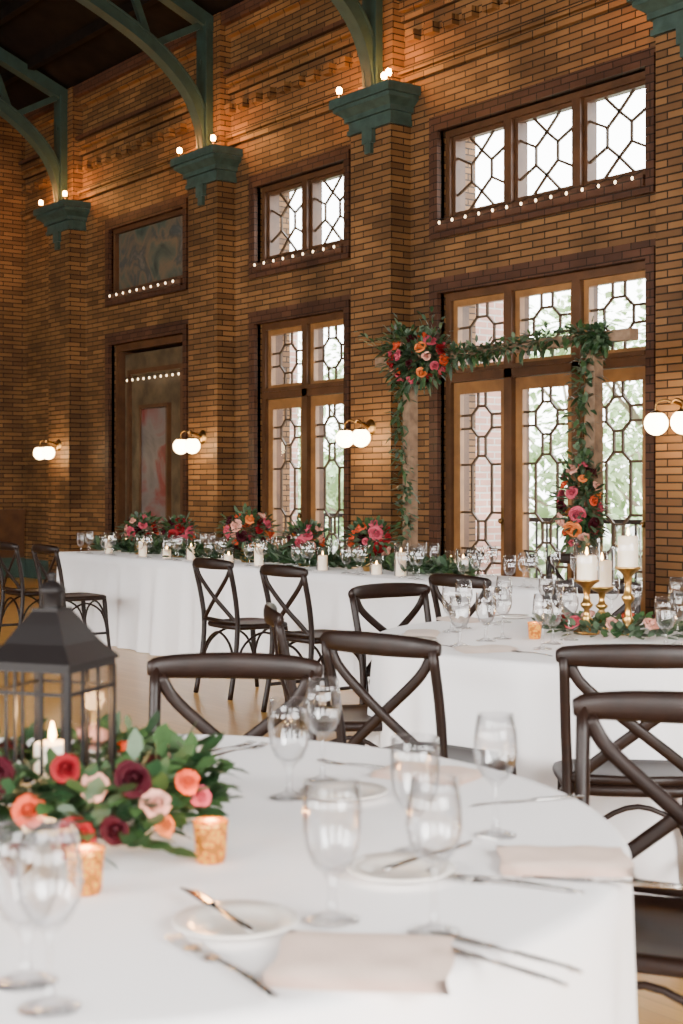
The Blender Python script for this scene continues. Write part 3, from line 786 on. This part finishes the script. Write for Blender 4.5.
def votive(r, f, z=TZ, s=1.0):
    mb = MB()
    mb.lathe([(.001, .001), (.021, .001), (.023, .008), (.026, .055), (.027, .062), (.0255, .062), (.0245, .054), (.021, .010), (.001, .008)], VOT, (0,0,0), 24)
    mb.lathe([(.020, .009), (.0215, .030), (.001, .031)], WAX, (0,0,0), 16); mb.lathe([(.001, .032), (.004, .040), (.001, .055)], FLAME, (0,0,0), 8)
    o = mb.build('votive_candle', W(r, f, z)); o.scale = (s,)*3
    li = bpy.data.lights.new('votive_light', 'POINT'); li.energy = .8; li.color = (1, .45, .14); li.shadow_soft_size = .01
    lo = bpy.data.objects.new('votive_light', li); lo.location = (0, 0, .075); C.objects.link(lo); lo.parent = o
votive(-.352, 1.955); votive(-.195, 2.12); votive(-.74, 2.30)

# gold candlesticks with hurricanes
def hurricane(r, f, h, z=TZ, wax=.075):
    mb = MB()
    mb.lathe([(.001, .001), (.050, .001), (.052, .010), (.040, .018), (.022, .026), (.014, .04), (.024, .055), (.014, .07), (.011, h*.45), (.022, h*.5), (.026, h*.55), (.016, h*.6),
              (.011, h*.7), (.016, h*.85), (.030, h-.02), (.048, h-.008), (.052, h), (.001, h)], GOLD, (0,0,0), 26)
    mb.lathe([(.038, h), (.038, h+wax), (.033, h+wax+.003), (.001, h+wax)], WAX, (0,0,0), 20)
    mb.lathe([(.001, h+wax+.003), (.006, h+wax+.012), (.001, h+wax+.035)], FLAME, (0,0,0), 8)
    mb.lathe([(.049, h+.001), (.050, h+.06), (.050, h+.16), (.0485, h+.16), (.0485, h+.06), (.0475, h+.002)], GL, (0,0,0), 26)
    mb.build('hurricane_candlestick', W(r, f, z))
hurricane(.945, 5.48, .21, wax=.09); hurricane(1.10, 5.46, .26, wax=.115); hurricane(1.04, 5.68, .17, wax=.10)
mb = MB(); random.seed(5); c2 = W(1.03, 5.45, TZ)
for k in range(420):
    a = random.uniform(0, 6.28); rad = random.uniform(.12, .24); d = Vector((math.cos(a), math.sin(a), random.uniform(0, 1.2))).normalized()
    mb.leaf((rad*math.cos(a)*1.3, rad*math.sin(a), random.uniform(.012, .045)), d, .06, .027, random.choice(LEAFS), .15)
for k in range(7): mb.rose((.2*math.cos(k*.9), .16*math.sin(k*.9), .05), (math.cos(k), math.sin(k), 1.2), .03, FL[['blush','burg','coral','blush','red','pink','blush'][k]])
mb.build('greenery_centerpiece', c2)
votive(.72, 5.3); votive(1.3, 5.2)
random.seed(9)
for k, r, f in [(goblet, .43, 5.55), (wine, .49, 5.70), (goblet, .53, 5.22), (wine, .60, 5.30), (goblet, .62, 5.85), (wine, .68, 5.95), (goblet, .76, 5.12), (wine, .84, 5.25), (goblet, 1.14, 5.0), (wine, 1.20, 5.08),
                (goblet, 1.22, 5.95), (wine, 1.15, 6.05), (goblet, .95, 6.05), (wine, .88, 6.1), (wine, 1.50, 5.3), (goblet, 1.47, 5.15), (goblet, .42, 5.05), (wine, 1.38, 5.85), (wine, .70, 4.95)]:
    glass(k, r, f)
for r, f, a in [(.50, 4.90, .3), (.93, 4.74, 0), (.31, 5.44, 1.4), (.5, 6.02, -1), (1.38, 4.80, -.3)]: napkin(r, f, H0+a, .2, .12, NAPKW)
for r, f in [(1.14, 4.80), (.27, 5.20), (.74, 6.14)]: item('bread_plate', plate, r, f, 0)
for r, f, a in [(.78, 4.80, 0), (.36, 5.02, .5), (.64, 4.80, .6)]: item('dinner_fork', FK, r, f, H0+a)

# head table dressing
random.seed(33)
def bouquet(x, y, rx, rz, nfl, cols, h=.13):
    global mb
    mb = MB(); mb.lathe([(.001, .001), (.05, .001), (.065, .05), (.055, h), (.06, h+.01)], GOLD, (0,0,0), 18)
    cluster((0, 0, h+rz*.7), rx*.95, rx*.8, rz*.95, 0, 270, .05, cols, .075)
    cluster((0, 0, h+rz*.7), rx*.98, rx*.85, rz*1.05, nfl, 0, .038, cols, .075)
    mb.build('flower_arrangement', (x, y, TZ))
for x, rx, rz, n, cols in [(-7.64, .18, .12, 20, ['pink','blush','coral','red','burg']), (-8.41, .16, .10, 17, ['pink','coral','burg','blush','peach']), (-9.17, .23, .16, 30, ['burg','pink','coral','blush','burg','peach','red']),
                          (-10.22, .16, .11, 17, ['red','coral','burg','pink','burg']), (-10.85, .18, .12, 18, ['pink','coral','blush','red','burg'])]:
    bouquet(x, 5.98, rx, rz, n, cols)
mb = MB()
for k in range(3600):
    x = random.uniform(-11.5, -6.6); y = 5.96+.05*math.sin(x*4)+random.gauss(0, .055); d = Vector((random.gauss(0,1), random.gauss(0,1), abs(random.gauss(0,.8)))).normalized()
    mb.leaf((x, y, TZ+.012+random.uniform(0,.07)), d, .085, .035, random.choice(LEAFS), .1)
mb.build('greenery_table_runner')
def pillar(x, y, h, inglass):
    mb = MB(); mb.lathe([(.033, 0.001), (.033, h), (.028, h+.003), (.001, h)], WAX, (0,0,0), 18); mb.lathe([(.001, h+.003), (.006, h+.012), (.001, h+.03)], FLAME, (0,0,0), 8)
    if inglass: mb.lathe([(.001,.0005), (.045, .001), (.046, h+.06), (.0445, h+.06), (.044, .003)], GL, (0,0,0), 24)
    mb.build('lit_candle', (x, y, TZ))
for x, y, h, g in [(-7.12, 5.82, .15, 1), (-7.95, 5.80, .10, 1), (-8.75, 5.80, .13, 0), (-9.75, 5.82, .10, 1), (-10.5, 5.8, .12, 0), (-8.03, 6.12, .15, 1), (-9.6, 6.12, .14, 1), (-6.72, 6.0, .12, 1), (-11.2, 5.85, .12, 1),
                   (-7.35, 5.80, .06, 1), (-9.1, 5.76, .06, 1), (-10.1, 5.80, .07, 1), (-6.95, 6.1, .10, 1), (-11.35, 6.1, .1, 1)]: pillar(x, y, h, g)
for i, x in enumerate([-11.45, -10.95, -10.4, -9.9, -9.3, -8.65, -8.1, -7.5, -6.95, -6.4, -5.95]):
    for y, s in ((5.69, 1), (6.26, -1)):
        xx = x+random.uniform(-.05, .05)
        inst('water_goblet', goblet, (xx, y+random.uniform(-.015,.015), TZ)); inst('wine_glass', wine, (xx+.10, y+s*.015, TZ)); inst('wine_glass', wine, (xx+.19, y-s*.015, TZ))

# ---------------------------------------------------------------- light
w = bpy.data.worlds.new('overcast_sky'); w.use_nodes = True; bpy.context.scene.world = w
nt = w.node_tree; bg = nt.nodes['Background']
tc = nt.nodes.new('ShaderNodeTexCoord'); sx = nt.nodes.new('ShaderNodeSeparateXYZ'); nt.links.new(tc.outputs['Generated'], sx.inputs[0])
cr = nt.nodes.new('ShaderNodeValToRGB'); cr.color_ramp.elements[0].position = .0; cr.color_ramp.elements[0].color = (.98, .98, .96, 1)
cr.color_ramp.elements[1].position = .7; cr.color_ramp.elements[1].color = (.92, .96, 1, 1)
nt.links.new(sx.outputs['Z'], cr.inputs[0]); nt.links.new(cr.outputs[0], bg.inputs[0]); bg.inputs[1].default_value = 15
def area(name, loc, tgt, sx, sy, e, col):
    li = bpy.data.lights.new(name, 'AREA'); li.shape = 'RECTANGLE'; li.size = sx; li.size_y = sy; li.energy = e; li.color = col
    li.spread = math.radians(95)      # beam narrowed on purpose, so the upper wall stays darker
    o = bpy.data.objects.new(name, li); o.location = loc; o.rotation_euler = (Vector(tgt)-Vector(loc)).to_track_quat('-Z', 'Y').to_euler(); C.objects.link(o)
for o, e in zip(SOUTH, (35, 110, 330, 380)):  # area lamps added for the daylight of unseen windows
    area('window_daylight', ((o[0]+o[1])/2, YB+.05, 2.9), ((o[0]+o[1])/2, YB+7, -.7), o[1]-o[0], 3.4, e, (1, .965, .93))
for o, e in zip(EAST, (330, 330)):  # lamps added to light the tables' right sides, at invented windows
    area('window_daylight', (XR-.05, (o[0]+o[1])/2, 2.9), (XR-7, (o[0]+o[1])/2+.5, -.7), o[1]-o[0], 3.4, e, (1, .965, .93))

# ---------------------------------------------------------------- camera
cd = bpy.data.cameras.new('camera'); cd.sensor_fit = 'VERTICAL'; cd.sensor_height = 36; cd.lens = 50
cd.shift_y = -(512-490)/1024
cd.dof.use_dof = True; cd.dof.focus_distance = 8.0; cd.dof.aperture_fstop = 5.6
co = bpy.data.objects.new('camera', cd); co.location = (0, 0, 1.306); co.rotation_euler = (math.pi/2, 0, math.atan2(.8, .6)); C.objects.link(co)
bpy.context.scene.camera = co
